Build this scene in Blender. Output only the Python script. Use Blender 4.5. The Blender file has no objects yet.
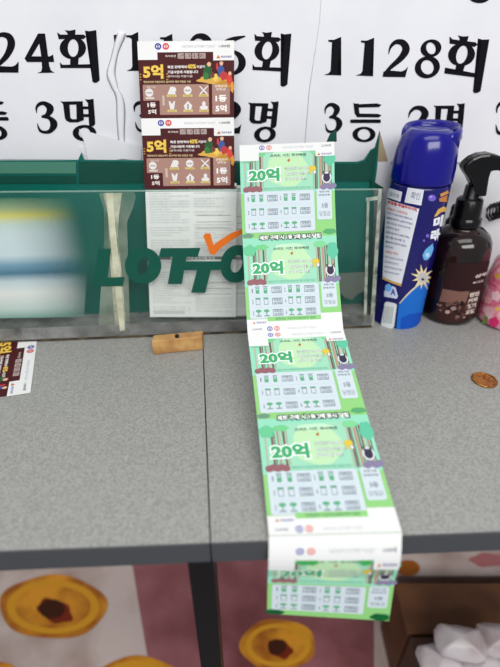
import bpy, bmesh, math, random
from mathutils import Vector, Matrix
random.seed(7)
C = bpy.context.scene.collection
R = math.radians
TZ, H, PITCH, F = 0.75, 0.30, R(32.5), 455.0
W0 = bpy.context.scene

# ------------------------------------------------------------------ camera geometry helpers
CAM = Vector((0, 0, TZ + H))
FWD = Vector((0, math.cos(PITCH), -math.sin(PITCH)))
UP = Vector((0, math.sin(PITCH), math.cos(PITCH)))
RT = Vector((1, 0, 0))
def ray(px, py):
    return FWD + RT * ((px - 250) / F) + UP * ((333.5 - py) / F)
SH = .079   # the wall and everything parallel to it stand turned by 4.5 degrees to the camera
def at(px, py, z=None, Y=None, d=None, Yf=None):
    """point of the place seen at a pixel: on the level z above the table, on an upright plane parallel to the wall (Y),
    on a plane Y = Yf, or at depth d"""
    r = ray(px, py)
    if z is not None: k = (z - H) / r.z
    elif Yf is not None: k = Yf / r.y
    elif Y is not None: k = Y / (r.y - SH * r.x)
    else: k = d
    return CAM + r * k

# ------------------------------------------------------------------ materials
MATS = {}
def mat(name, col, rough=0.6, metal=0.0, spec=0.4, noise=None, bump=0.0, bscale=200, emit=None, coat=0.0):
    if name in MATS: return MATS[name]
    m = bpy.data.materials.new(name); m.use_nodes = True
    nt = m.node_tree; b = nt.nodes['Principled BSDF']
    b.inputs['Base Color'].default_value = (*col, 1)
    b.inputs['Roughness'].default_value = rough
    b.inputs['Metallic'].default_value = metal
    b.inputs['Specular IOR Level'].default_value = spec
    b.inputs['Coat Weight'].default_value = coat
    if noise or bump:
        tc = nt.nodes.new('ShaderNodeTexCoord')
    if noise:
        sc, col2, lo, hi = noise
        n = nt.nodes.new('ShaderNodeTexNoise'); n.inputs['Scale'].default_value = sc
        n.inputs['Detail'].default_value = 6
        nt.links.new(tc.outputs['Object'], n.inputs['Vector'])
        r = nt.nodes.new('ShaderNodeValToRGB')
        r.color_ramp.elements[0].position = lo; r.color_ramp.elements[1].position = hi
        r.color_ramp.elements[0].color = (*col, 1); r.color_ramp.elements[1].color = (*col2, 1)
        nt.links.new(n.outputs['Fac'], r.inputs['Fac']); nt.links.new(r.outputs['Color'], b.inputs['Base Color'])
    if bump:
        n2 = nt.nodes.new('ShaderNodeTexNoise'); n2.inputs['Scale'].default_value = bscale
        nt.links.new(tc.outputs['Object'], n2.inputs['Vector'])
        bp = nt.nodes.new('ShaderNodeBump'); bp.inputs['Strength'].default_value = bump
        bp.inputs['Distance'].default_value = 0.002
        nt.links.new(n2.outputs['Fac'], bp.inputs['Height']); nt.links.new(bp.outputs['Normal'], b.inputs['Normal'])
    MATS[name] = m
    return m
def srgb(r, g, b):
    f = lambda c: (c / 255 / 12.92) if c / 255 <= 0.04045 else ((c / 255 + 0.055) / 1.055) ** 2.4
    return (f(r), f(g), f(b))
def clear(name, tint, haze, haze_col=(0.8, 0.8, 0.8), rough=0.08, noise=None):
    """clear plastic: lets light straight through, a little haze and a glossy coat"""
    m = bpy.data.materials.new(name); m.use_nodes = True; nt = m.node_tree
    nt.nodes.clear()
    out = nt.nodes.new('ShaderNodeOutputMaterial')
    tr = nt.nodes.new('ShaderNodeBsdfTransparent'); tr.inputs[0].default_value = (*tint, 1)
    df = nt.nodes.new('ShaderNodeBsdfDiffuse'); df.inputs[0].default_value = (*haze_col, 1)
    gl = nt.nodes.new('ShaderNodeBsdfGlossy'); gl.inputs['Roughness'].default_value = rough
    mx = nt.nodes.new('ShaderNodeMixShader'); mx.inputs[0].default_value = haze
    if noise:
        tc = nt.nodes.new('ShaderNodeTexCoord'); n = nt.nodes.new('ShaderNodeTexNoise')
        n.inputs['Scale'].default_value = noise[0]; n.inputs['Detail'].default_value = 8
        nt.links.new(tc.outputs['Object'], n.inputs['Vector'])
        mr = nt.nodes.new('ShaderNodeMapRange')
        mr.inputs['From Min'].default_value = 0.35; mr.inputs['From Max'].default_value = 0.7
        mr.inputs['To Min'].default_value = noise[1]; mr.inputs['To Max'].default_value = noise[2]
        nt.links.new(n.outputs['Fac'], mr.inputs['Value']); nt.links.new(mr.outputs[0], mx.inputs[0])
    nt.links.new(tr.outputs[0], mx.inputs[1]); nt.links.new(df.outputs[0], mx.inputs[2])
    fr = nt.nodes.new('ShaderNodeFresnel'); fr.inputs[0].default_value = 1.06
    m2 = nt.nodes.new('ShaderNodeMixShader')
    nt.links.new(fr.outputs[0], m2.inputs[0]); nt.links.new(mx.outputs[0], m2.inputs[1]); nt.links.new(gl.outputs[0], m2.inputs[2])
    nt.links.new(m2.outputs[0], out.inputs[0])
    MATS[name] = m
    return m

def ink(r, g, b, rough=0.55):
    return mat('ink_%d_%d_%d' % (r, g, b), srgb(r, g, b), rough, spec=0.12)

# ------------------------------------------------------------------ objects
def link(name, me, parent=None, mats=None):
    o = bpy.data.objects.new(name, me); C.objects.link(o)
    if mats:
        for m in mats: me.materials.append(m)
    if parent: o.parent = parent
    return o
def tag(o, label, cat, group=None, kind=None):
    if label: o['label'] = label
    if cat: o['category'] = cat
    if group: o['group'] = group
    if kind: o['kind'] = kind
    return o
def empty(name, loc, label=None, cat=None, group=None):
    o = bpy.data.objects.new(name, None); C.objects.link(o); o.location = loc
    o.empty_display_size = 0.02
    bpy.context.view_layer.update()
    return tag(o, label, cat, group)
def adopt(o, parent):
    """parent o keeping world coordinates (all meshes are written in world space)"""
    o.parent = parent
    o.matrix_parent_inverse = Matrix.Translation(parent.location).inverted() if parent.type == 'EMPTY' else Matrix.Identity(4)
    return o
def bm_obj(name, bm, m, parent=None, smooth=False, bevel=0):
    me = bpy.data.meshes.new(name)
    bmesh.ops.recalc_face_normals(bm, faces=bm.faces)
    bm.to_mesh(me); bm.free()
    if smooth:
        for p in me.polygons: p.use_smooth = True
    o = bpy.data.objects.new(name, me); C.objects.link(o)
    for q in (m if isinstance(m, (list, tuple)) else [m]): me.materials.append(q)
    if parent: adopt(o, parent)
    if bevel:
        b = o.modifiers.new('bevel', 'BEVEL'); b.width = bevel; b.segments = 2; b.limit_method = 'ANGLE'
    return o
def add_hexa(bm, p):
    """8 points: bottom ring 0-3, top ring 4-7"""
    v = [bm.verts.new(q) for q in p]
    for f in ((3,2,1,0),(4,5,6,7),(0,1,5,4),(1,2,6,5),(2,3,7,6),(3,0,4,7)): bm.faces.new([v[i] for i in f])
def add_box(bm, a, b):
    x0,y0,z0 = a; x1,y1,z1 = b
    add_hexa(bm, [(x0,y0,z0),(x1,y0,z0),(x1,y1,z0),(x0,y1,z0),(x0,y0,z1),(x1,y0,z1),(x1,y1,z1),(x0,y1,z1)])
def add_wbox(bm, a, b):
    """box whose sides run parallel to the turned wall"""
    x0,y0,z0 = a; x1,y1,z1 = b
    add_hexa(bm, [(x, y + SH*x, z) for x, y, z in ((x0,y0,z0),(x1,y0,z0),(x1,y1,z0),(x0,y1,z0),(x0,y0,z1),(x1,y0,z1),(x1,y1,z1),(x0,y1,z1))])
def add_plate(bm, pts, off):
    """polygon (list of Vectors) thickened by the vector off"""
    a = [bm.verts.new(p) for p in pts]; b = [bm.verts.new(Vector(p) + Vector(off)) for p in pts]
    bm.faces.new(a); bm.faces.new(list(reversed(b)))
    n = len(a)
    for i in range(n): bm.faces.new([a[i], b[i], b[(i+1) % n], a[(i+1) % n]])
def add_lathe(bm, prof, c, n=48, cap=True, sx=1, sy=1, axis=Matrix.Identity(3)):
    rings = []
    for r, z in prof:
        rings.append([bm.verts.new(Vector(c) + axis @ Vector((r*math.cos(2*math.pi*i/n)*sx, r*math.sin(2*math.pi*i/n)*sy, z))) for i in range(n)])
    for a, b in zip(rings, rings[1:]):
        for i in range(n): bm.faces.new([a[i], a[(i+1) % n], b[(i+1) % n], b[i]])
    if cap:
        bm.faces.new(list(reversed(rings[0]))); bm.faces.new(rings[-1])
def catmull(P, n):
    out = []
    P = [tuple(p) for p in P]
    for i in range(len(P)-1):
        p0 = P[max(i-1, 0)]; p1 = P[i]; p2 = P[i+1]; p3 = P[min(i+2, len(P)-1)]
        for k in range(n):
            t = k / n
            out.append(tuple(0.5*(2*b + (c-a)*t + (2*a-5*b+4*c-d)*t*t + (3*b-a-3*c+d)*t**3) for a, b, c, d in zip(p0, p1, p2, p3)))
    out.append(P[-1]); return out
def add_tube(bm, pts, r, n=10, flat=1.0):
    rings = []; pts = [Vector(p) for p in pts]
    rr = r if isinstance(r, (list, tuple)) else [r]*len(pts)
    for i, p in enumerate(pts):
        t = (pts[min(i+1, len(pts)-1)] - pts[max(i-1, 0)]).normalized()
        s = t.cross(Vector((0, 0, 1)));
        if s.length < 1e-3: s = Vector((1, 0, 0))
        s.normalize(); u = s.cross(t).normalized()
        rings.append([bm.verts.new(p + s*math.cos(2*math.pi*k/n)*rr[i] + u*math.sin(2*math.pi*k/n)*rr[i]*flat) for k in range(n)])
    for a, b in zip(rings, rings[1:]):
        for i in range(n): bm.faces.new([a[i], a[(i+1) % n], b[(i+1) % n], b[i]])
    bm.faces.new(list(reversed(rings[0]))); bm.faces.new(rings[-1])

# ------------------------------------------------------------------ printing: flat artwork mapped onto a surface
_TC = {}
def text2d(body, bold=0.0):
    key = (body, bold)
    if key in _TC: return _TC[key]
    cu = bpy.data.curves.new('t', 'FONT'); cu.body = body; cu.size = 1; cu.offset = bold; cu.resolution_u = 2
    o = bpy.data.objects.new('t', cu); C.objects.link(o)
    dg = bpy.context.evaluated_depsgraph_get(); dg.update()
    me = bpy.data.meshes.new_from_object(o.evaluated_get(dg))
    V = [(v.co.x, v.co.y) for v in me.vertices]; Fc = [tuple(p.vertices) for p in me.polygons]
    bpy.data.objects.remove(o); bpy.data.curves.remove(cu); bpy.data.meshes.remove(me)
    x0 = min(v[0] for v in V); x1 = max(v[0] for v in V); y0 = min(v[1] for v in V); y1 = max(v[1] for v in V)
    V = [((x-x0)/(x1-x0), (y-y0)/(y1-y0)) for x, y in V]
    _TC[key] = (V, Fc, (x1-x0)/(y1-y0)); return _TC[key]

class Print:
    """collects coloured 2-D shapes (x right, y down) and maps them to 3-D with fn(x, y, layer)"""
    def __init__(s, fn, step=None):
        s.fn = fn; s.items = []; s.step = step; s.T = None; s.lift = 0
    def face_set(s, V, Fc, col, layer):
        if s.T: V = [s.T(x, y) for x, y in V]
        s.items.append((V, Fc, col, layer + s.lift))
    def poly(s, pts, col, layer=1):
        s.face_set(list(pts), [tuple(range(len(pts)))], col, layer)
    def rect(s, x0, y0, x1, y1, col, layer=1, r=0):
        if r:
            p = []
            for cx, cy, a in ((x1-r, y0+r, -90), (x1-r, y1-r, 0), (x0+r, y1-r, 90), (x0+r, y0+r, 180)):
                for k in range(4):
                    t = R(a + 30*k); p.append((cx + r*math.cos(t), cy + r*math.sin(t)))
            s.poly(p, col, layer)
        else: s.poly([(x0, y0), (x1, y0), (x1, y1), (x0, y1)], col, layer)
    def frame(s, x0, y0, x1, y1, w, h, col, layer=1):
        V = [(x0,y0),(x1,y0),(x1,y1),(x0,y1),(x0+w,y0+h),(x1-w,y0+h),(x1-w,y1-h),(x0+w,y1-h)]
        s.face_set(V, [(i, (i+1)%4, 4+(i+1)%4, 4+i) for i in range(4)], col, layer)
    def ell(s, cx, cy, rx, ry, col, layer=1, n=20, rot=0, wob=0):
        c, q = math.cos(rot), math.sin(rot); p = []
        for k in range(n):
            t = 2*math.pi*k/n; w = 1 + wob*math.sin(5*t+cx*40)
            x, y = rx*w*math.cos(t), ry*w*math.sin(t); p.append((cx + x*c - y*q, cy + x*q + y*c))
        s.poly(p, col, layer)
    def ring(s, cx, cy, rx, ry, ix, iy, col, layer=1, n=40, rot=0, irot=None, icx=None, icy=None):
        irot = rot if irot is None else irot
        icx = cx if icx is None else icx; icy = cy if icy is None else icy
        V = []; Fc = []
        for a, b, ro, x_, y_ in ((rx, ry, rot, cx, cy), (ix, iy, irot, icx, icy)):
            for k in range(n):
                t = 2*math.pi*k/n - ro; x, y = a*math.cos(t), b*math.sin(t)
                V.append((x_ + x*math.cos(ro) - y*math.sin(ro), y_ + x*math.sin(ro) + y*math.cos(ro)))
        for k in range(n): Fc.append((k, (k+1) % n, n + (k+1) % n, n + k))
        s.face_set(V, Fc, col, layer)
    def stroke(s, pts, col, layer=1, n=8):
        """(x, y, width) centre line, smooth"""
        P = catmull([(p[0], p[1], p[2]) for p in pts], n); V = []; Fc = []
        for i, p in enumerate(P):
            a = P[max(i-1, 0)]; b = P[min(i+1, len(P)-1)]
            dx, dy = b[0]-a[0], b[1]-a[1]; l = math.hypot(dx, dy) or 1; w = max(p[2], .2)/2
            V += [(p[0] - dy/l*w, p[1] + dx/l*w), (p[0] + dy/l*w, p[1] - dx/l*w)]
        for i in range(len(P)-1): Fc.append((2*i, 2*i+1, 2*i+3, 2*i+2))
        s.face_set(V, Fc, col, layer)
    def text(s, body, x0, y0, x1, y1, col, layer=2, bold=0.0, slant=0, quad=None):
        V, Fc, _ = text2d(body, bold)
        if quad:   # corners: top-left, top-right, bottom-right, bottom-left
            a, b, c, d = quad
            V2 = [tuple((a[i]*(1-x) + b[i]*x)*y + (d[i]*(1-x) + c[i]*x)*(1-y) for i in (0, 1)) for x, y in V]
        else: V2 = [(x0 + (x1-x0)*x + slant*y, y1 - (y1-y0)*y) for x, y in V]
        s.face_set(V2, Fc, col, layer)
    def build(s, name, parent=None):
        bm = bmesh.new(); cols = []
        for idx, (V, Fc, col, layer) in enumerate(s.items):
            layer = layer + .5*idx/len(s.items)
            if col not in cols: cols.append(col)
            b2 = bmesh.new(); vs = [b2.verts.new((x, y, 0)) for x, y in V]
            for f in Fc:
                try: b2.faces.new([vs[i] for i in f])
                except ValueError: pass
            if s.step:
                xs = [v[0] for v in V]; ys = [v[1] for v in V]
                for ax, lo, hi, st in ((0, min(xs), max(xs), s.step[0]), (1, min(ys), max(ys), s.step[1])):
                    k = math.floor(lo/st) + 1
                    while k*st < hi - 1e-9:
                        co = (k*st, 0, 0) if ax == 0 else (0, k*st, 0); no = (1, 0, 0) if ax == 0 else (0, 1, 0)
                        bmesh.ops.bisect_plane(b2, geom=b2.verts[:] + b2.edges[:] + b2.faces[:], plane_co=co, plane_no=no, dist=1e-9)
                        k += 1
            ng = [f for f in b2.faces if len(f.verts) > 4]
            if ng: bmesh.ops.triangulate(b2, faces=ng)
            mp = {}
            for v in b2.verts: mp[v] = bm.verts.new(s.fn(v.co.x, v.co.y, layer))
            ci = cols.index(col)
            for f in b2.faces:
                try: g = bm.faces.new([mp[v] for v in f.verts]); g.material_index = ci
                except ValueError: pass
            b2.free()
        me = bpy.data.meshes.new(name); bm.to_mesh(me); bm.free()
        o = bpy.data.objects.new(name, me); C.objects.link(o)
        for c in cols: me.materials.append(c if not isinstance(c, tuple) else ink(*c))
        if parent: adopt(o, parent)
        return o
LAY = 0.00007
def sheet_mesh(name, fn, u0, v0, u1, v1, nu, nv, th, m, parent=None, smooth=True):
    """paper of real thickness following fn; its front face is layer 0"""
    bm = bmesh.new()
    A = [[bm.verts.new(fn(u0+(u1-u0)*i/nu, v0+(v1-v0)*j/nv, 0)) for i in range(nu+1)] for j in range(nv+1)]
    B = [[bm.verts.new(fn(u0+(u1-u0)*i/nu, v0+(v1-v0)*j/nv, -th/LAY)) for i in range(nu+1)] for j in range(nv+1)]
    for j in range(nv):
        for i in range(nu):
            bm.faces.new([A[j][i], A[j+1][i], A[j+1][i+1], A[j][i+1]]); bm.faces.new([B[j][i], B[j][i+1], B[j+1][i+1], B[j+1][i]])
    for i in range(nu):
        bm.faces.new([A[0][i], A[0][i+1], B[0][i+1], B[0][i]]); bm.faces.new([A[nv][i+1], A[nv][i], B[nv][i], B[nv][i+1]])
    for j in range(nv):
        bm.faces.new([A[j+1][0], A[j][0], B[j][0], B[j+1][0]]); bm.faces.new([A[j][nu], A[j+1][nu], B[j+1][nu], B[j][nu]])
    return bm_obj(name, bm, m, parent)

# ------------------------------------------------------------------ shared materials
M_paper = mat('ticket_paper', srgb(234, 234, 233), 0.45, spec=0.3)
M_wall = mat('wall_paint', srgb(226, 227, 230), 0.8, noise=(6, srgb(216, 217, 221), .35, .7))
M_notice = mat('notice_paper', srgb(238, 238, 243), 0.7, noise=(14, srgb(231, 231, 237), .4, .7), bump=.25, bscale=12)
M_green = mat('green_card', srgb(0, 94, 84), 0.35, noise=(9, srgb(2, 106, 94), .3, .7))
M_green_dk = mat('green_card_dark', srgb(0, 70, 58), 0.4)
M_kraft = mat('kraft_card', srgb(168, 148, 118), 0.8)
M_whitecard = mat('white_card', srgb(222, 222, 226), 0.7)
M_logo = mat('green_letter_vinyl', srgb(0, 84, 68), 0.4)
M_orange = mat('orange_vinyl', srgb(236, 118, 28), 0.4)
M_acr = clear('clear_acrylic', (0.975, 0.99, 0.98), 0.012)
M_acrtop = clear('acrylic_edge', (0.8, 0.9, 0.86), 0.25, (.6, .8, .72))
M_acrbase = clear('scuffed_clear_base', (0.85, 0.86, 0.85), 0.4, (.42, .42, .41), noise=(40, .25, .75))
M_tape = clear('yellowed_tape', (0.9, 0.9, 0.8), 0.5, (.72, .74, .6), rough=.2, noise=(35, .15, .75))
M_tape2 = clear('yellowed_tape_thick', (0.85, 0.85, 0.7), 0.7, (.75, .76, .58), rough=.2, noise=(60, .5, .95))
M_grime = mat('brown_grime', srgb(92, 80, 60), 0.7, noise=(60, srgb(50, 40, 32), .4, .6))
M_black = mat('black_plastic', srgb(6, 6, 7), 0.2, spec=0.35)
M_blacksteel = mat('black_steel', srgb(20, 20, 22), 0.4)

# ------------------------------------------------------------------ room shell
def struct(o): o['kind'] = 'structure'; return o
YW = 0.573
bm = bmesh.new(); add_wbox(bm, (-1.3, YW, 0), (1.3, YW+.08, 1.9)); struct(bm_obj('wall_back', bm, M_wall))
bm = bmesh.new(); add_box(bm, (-1.3, -1.2, -.05), (1.3, YW+.28, 0))
struct(bm_obj('floor', bm, mat('floor_tile', srgb(96, 84, 84), .6, noise=(5, srgb(70, 60, 62), .4, .6))))

# ------------------------------------------------------------------ tables
M_lam = mat('grey_laminate', srgb(164, 164, 160), 0.42, spec=.35, noise=(550, srgb(138, 138, 134), .38, .66))
M_band = mat('charcoal_edge_band', srgb(76, 78, 82), 0.5)
def edgeY(x):   # front edge of the tables in plan: through the two points seen at the frame's sides
    a = at(0, 550.5, z=0); b = at(500, 531, z=0)
    return a.y + (b.y-a.y)*(x-a.x)/(b.x-a.x)
s0 = at(203.5, 345, z=0); s1 = at(210.5, 546, z=0)
def seamX(y): return s0.x + (s1.x-s0.x)*(y-s0.y)/(s1.y-s0.y)
def table(xl, xr, label, legx, seam_right):
    t = empty('table', ((xl+xr)/2, .38, 0), label, 'table', None)
    th = .022; g = .0006
    def X(side, y):
        if side == 'l': return xl if seam_right else seamX(y) + g
        return seamX(y) - g if seam_right else xr
    def corner(side, y=None):
        if y is None:
            x = X(side, .2); y = edgeY(x); x = X(side, y); y = edgeY(x)
        else: x = X(side, y)
        return x, y
    bk = lambda q: (q[0], YW-.003+SH*q[0])
    p = [corner('l'), corner('r'), bk(corner('r', YW)), bk(corner('l', YW))]
    bm = bmesh.new()
    add_hexa(bm, [(x, y, TZ-th) for x, y in p] + [(x, y, TZ) for x, y in p]); bm_obj('tabletop', bm, M_lam, t)
    bm = bmesh.new(); e = .0012
    q = [(p[0][0], p[0][1]-e), (p[1][0], p[1][1]-e), p[1], p[0]]
    add_hexa(bm, [(x, y, TZ-th-.0006) for x, y in q] + [(x, y, TZ-.0008) for x, y in q]); bm_obj('edge_band', bm, M_band, t)
    for lx, ly in legx:
        bm = bmesh.new(); add_box(bm, (lx-.0095, ly-.0095, 0), (lx+.0095, ly+.0095, TZ-th)); bm_obj('leg', bm, M_blacksteel, t)
    return t
lp = at(198.5, 566, z=-.022)
table(-1.0, 0, 'grey laminate table on the left of the black seam, with a black steel leg', [(lp.x+.0015, lp.y+.011), (-.95, .25), (-.95, .46)], True)
table(0, 1.0, 'grey laminate table on the right of the seam, under the spray can and bottles', [(.95, .2), (.95, .52)], False)
# black strip filling the seam
bm = bmesh.new(); ya = edgeY(s1.x) ; yb = YW-.003
add_hexa(bm, [(seamX(ya)-.0006, ya, TZ-.02), (seamX(ya)+.0006, ya, TZ-.02), (seamX(yb)+.0006, yb, TZ-.02), (seamX(yb)-.0006, yb, TZ-.02),
              (seamX(ya)-.0006, ya, TZ-.0006), (seamX(ya)+.0006, ya, TZ-.0006), (seamX(yb)+.0006, yb, TZ-.0006), (seamX(yb)-.0006, yb, TZ-.0006)])
struct(bm_obj('trim_1', bm, mat('seam_black', srgb(18, 18, 18), .9)))

# ------------------------------------------------------------------ paper notices on the wall
INK = (12, 11, 20)
def notice(Yp, outline, label):
    bm = bmesh.new(); pts = [at(x, y, Y=Yp) for x, y in outline]
    add_plate(bm, pts, (0, .0004, 0))
    o = bm_obj('wall_notice', bm, M_notice); return tag(o, label, 'notice', 'paper notices taped to the wall')
def aff(src, dst):
    (x1,y1),(x2,y2),(x3,y3) = src
    D = x1*(y2-y3)+x2*(y3-y1)+x3*(y1-y2)
    out = []
    for k in (0, 1):
        a, b, c = dst[0][k], dst[1][k], dst[2][k]
        A = (a*(y2-y3)+b*(y3-y1)+c*(y1-y2))/D; B = (a*(x3-x2)+b*(x1-x3)+c*(x2-x1))/D
        Cc = (a*(x2*y3-x3*y2)+b*(x3*y1-x1*y3)+c*(x1*y2-x2*y1))/D
        out.append((A, B, Cc))
    return lambda x, y: (out[0][0]*x+out[0][1]*y+out[0][2], out[1][0]*x+out[1][1]*y+out[1][2])
def g_hoe(p):
    s = lambda L: [(50+x/7.143, 20+y/7.143) for x, y in L]
    p.poly(s([(104,72),(140,76),(182,68),(180,110),(130,110),(118,85)]), INK)
    p.poly(s([(50,88),(75,104),(240,104),(258,118),(240,136),(62,136)]), INK)
    p.ring(50+163/7.143, 20+200/7.143, 94/7.143, 80/7.143, 38/7.143, 63/7.143, INK, icx=50+165/7.143, icy=20+200/7.143)
    p.poly(s([(145,268),(205,268),(200,325),(143,325)]), INK)
    p.poly(s([(70,302),(90,320),(305,315),(305,343),(75,343)]), INK)
    p.poly(s([(250,75),(280,80),(330,72),(355,430),(340,444),(320,450),(303,440),(285,110),(272,90)]), INK)
REF_HOE = [(60.5,68),(72.8,48),(96.2,30.1)]
def g_myeong(p):
    s = lambda L: [(50+x/8.333, 90+y/8.333) for x, y in L]
    p.poly(s([(85,92),(112,97),(160,97),(172,252),(150,258),(125,242),(108,115)]), INK)
    p.poly(s([(100,96),(272,93),(272,121),(110,123)]), INK)
    p.poly(s([(218,95),(272,93),(282,245),(222,262)]), INK)
    p.poly(s([(125,230),(165,228),(185,243),(225,242),(283,232),(280,252),(230,270),(165,270),(135,256)]), INK)
    p.poly(s([(268,136),(318,136),(318,160),(268,160)]), INK)
    p.poly(s([(268,200),(322,200),(322,225),(268,225)]), INK)
    p.poly(s([(290,75),(315,80),(362,73),(378,280),(360,302),(325,302),(316,110)]), INK)
    p.ring(50+287/8.333, 90+358/8.333, 99/8.333, 68/8.333, 48/8.333, 44/8.333, INK)
REF_MY = [(60.2,101),(93.5,98.8),(84.5,133)]
def g_deung(p):
    p.poly([(353,102.6),(356,104.3),(377,103.3),(381.5,104.8),(379,107.2),(355,107.6)], INK)
    p.poly([(353.5,103.5),(358.6,103.5),(359.5,113.5),(378,113.8),(381.5,115.2),(379,117.4),(357,117.2),(354.5,113)], INK)
    p.rect(350.2, 119.4, 380.9, 123, INK, r=1.2)
    p.ring(364, 134.4, 11.6, 7.8, 6.2, 5.3, INK)
REF_DE = [(364,134.2),(381,121.5),(380,104.5)]
def g_three(p):
    p.stroke([(36.6,113,.6),(36.5,107.6,2.4),(39.8,103.9,3.6),(45,103.6,4.4),(50.2,108.6,7.2),(47,115,4.6),(41.5,116.6,2)], INK)
    p.stroke([(41.5,116.6,2),(49.5,118,4),(53.8,124,7.4),(50.6,130.6,4.6),(45,132.2,3),(39.8,130.2,2.6),(37.2,123.4,.6)], INK)
REF_3 = [(36,107),(57,125),(45,133)]
def g_two(p):
    p.stroke([(388.6,54,.5),(390.6,47,2.6),(396,42,4.4),(403,43,6.6),(406,49.5,7.6),(401,58,6),(391,67,4),(384.6,73.5,2.5)], INK)
    p.poly([(382.5,76.8),(383.5,71.6),(389,70.4),(401,71.4),(405,70),(408.2,66.4),(405.3,77.2)], INK)
REF_2 = [(389.2,53.5),(405.3,77),(382.5,76.8)]
def g_one(p):
    p.poly([(328.3,39.8),(334,39.8),(341.2,36.8),(337.3,70.5),(338.3,73.6),(341.3,75.4),(324,74.9),(329,73),(330.6,70.5),(333.6,43.8),(332,42.2),(328.4,41.6)], INK)
REF_1 = [(328.3,40.5),(341.2,37),(324,74.8)]
def g_eight(p):
    p.ring(431, 48.3, 10.6, 8.8, 4.6, 6, INK, rot=-.3); p.ring(427.4, 67.2, 12.7, 11, 6.3, 7.2, INK, rot=-.3)
def g_six(p):
    p.ring(230.5, 62.6, 15.4, 12.8, 8, 9.8, INK)
    p.stroke([(218.4,62,7),(219.5,52,7.4),(226,43,6),(235,38.8,4.6),(245.3,36.2,1.2)], INK)
def put(p, g, ref=None, dst=None):
    q = Print(p.fn); q.T = aff(ref, dst) if ref else None
    g(q); q.build('printed_character', p.parent)
def wallfn(Yp): return lambda x, y, l: at(x, y, Y=Yp - .0002 - LAY*l*3)

Y1, Y2, Y3 = YW-.0012, YW-.0024, YW-.0036
n1 = notice(Y1, [(-70,-30),(122,-30),(119,20),(116,60),(120,110),(118,150),(100,160.5),(70,159.6),(-70,159)],
            'white wall notice left of the torn crease, with big black characters 24 and 3')
p = Print(wallfn(Y1)); p.parent = n1
def g_two_left(p):
    p.stroke([(-6.6,45,.6),(-4.6,38,3),(2,34.6,4.6),(9,37,6.6),(11.2,44.5,7.6),(7,55,6),(-1,64,4),(-6.5,68.6,3)], INK)
    p.poly([(-9,72.4),(-8.5,67),(-3,66),(12,66.6),(15.5,65),(18.6,61.4),(18.4,72.6)], INK)
def g_four(p):
    p.poly([(38,33.5),(45,33.5),(41,40.5),(31.3,56.5),(31,62),(27,62),(24.5,58.5)], INK)
    p.poly([(38.2,33.5),(45,33.5),(49.3,66),(51,70.5),(54.6,72.6),(37,73),(41,71.6),(42,68),(41.2,56),(39,42)], INK)
    p.poly([(27,56.3),(50,56.3),(53,54.4),(54.2,61.9),(27,62)], INK)
put(p, g_two_left); put(p, g_four)
put(p, g_hoe); put(p, g_myeong); put(p, g_three)
put(p, g_deung, REF_DE, [(-5.6,132.2),(8.8,119),(2.2,101.8)])
n2 = notice(Y2, [(119,-30),(330,-30),(320,20),(309,90),(303,163),(190,163),(130,161),(90,160),(82,153),(79,147),(95,146),(108,150),(112,140),(113,110),(111,60),(114,30)],
            'white wall notice behind the upright ticket strips, between the torn crease and the paper seam')
p = Print(wallfn(Y2)); p.parent = n2
put(p, g_one, REF_1, [(126,36),(138.2,32),(126.4,70.8)])
put(p, g_one, REF_1, [(160,38),(172.2,34),(158,72)])
put(p, g_two, REF_2, [(190,48.5),(209,73),(184,73)])
put(p, g_six)
put(p, g_hoe, REF_HOE, [(252.5,69.9),(266.9,50.4),(291.4,33.6)])
put(p, g_three, REF_3, [(134,106),(155,125),(143,132)])
put(p, g_deung, REF_DE, [(180,132),(196,119),(193,101)])
put(p, g_two, REF_2, [(219.4,113),(239.6,133.4),(215,133.4)])
put(p, g_myeong, REF_MY, [(247.9,102.3),(278.8,101.4),(265,134.5)])
n3 = notice(Y3, [(323,-30),(600,-30),(600,166),(500,164),(440,161.5),(303.5,163),(309.5,90),(320,20)],
            'white wall notice above the spray can and bottles, right of the paper seam')
p = Print(wallfn(Y3)); p.parent = n3
put(p, g_one); put(p, g_one, REF_1, [(361,41.2),(374.2,37.9),(355.6,75.4)])
put(p, g_two); put(p, g_eight)
put(p, g_hoe, REF_HOE, [(444.4,73.4),(461.6,54.6),(489.4,39.4)])
put(p, g_three, REF_3, [(325,108.5),(342,124.5),(331.5,132.6)])
put(p, g_deung)
put(p, g_two, REF_2, [(409,117.6),(425,137),(403,137)])
put(p, g_myeong, REF_MY, [(433.5,105.2),(465,103.2),(451,137)])
put(p, lambda q: q.ring(479.5, -6.5, 12.5, 9.6, 6, 5.6, INK))
put(p, g_three, REF_3, [(497,106.5),(517,124.5),(503,134.6)])
# creased torn fold where the left notice ends: a raised ridge of paper, and the strip of dark letter under it
bm = bmesh.new()
ridge = catmull([(120,33),(117,42),(113,58),(109,74),(113,86),(118,98),(119,120),(121,145),(124,159)], 5)
rws = []
for i, (x, y) in enumerate(ridge):
    w = 5.5 + 1.2*math.sin(i*.5); h = .0019 + .0004*math.sin(i*.4)
    rws.append([bm.verts.new(at(x - 2.5, y, Y=Y2 - .0006)), bm.verts.new(at(x, y, Y=Y2 - h)), bm.verts.new(at(x + w*.5, y, Y=Y2 - h*.8)), bm.verts.new(at(x + w, y, Y=Y2 - .0006))])
for a, b in zip(rws, rws[1:]):
    for k in range(3): bm.faces.new([a[k], b[k], b[k+1], a[k+1]])
    bm.faces.new([a[3], b[3], b[0], a[0]])
bm.faces.new(rws[0]); bm.faces.new(list(reversed(rws[-1])))
adopt(bm_obj('crease', bm, M_notice, None, True), n2)
p = Print(wallfn(Y2)); p.poly([(113.6,35),(117,34.6),(116,41),(114.8,47)], INK, 1); p.build('torn_character', n2)
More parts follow.
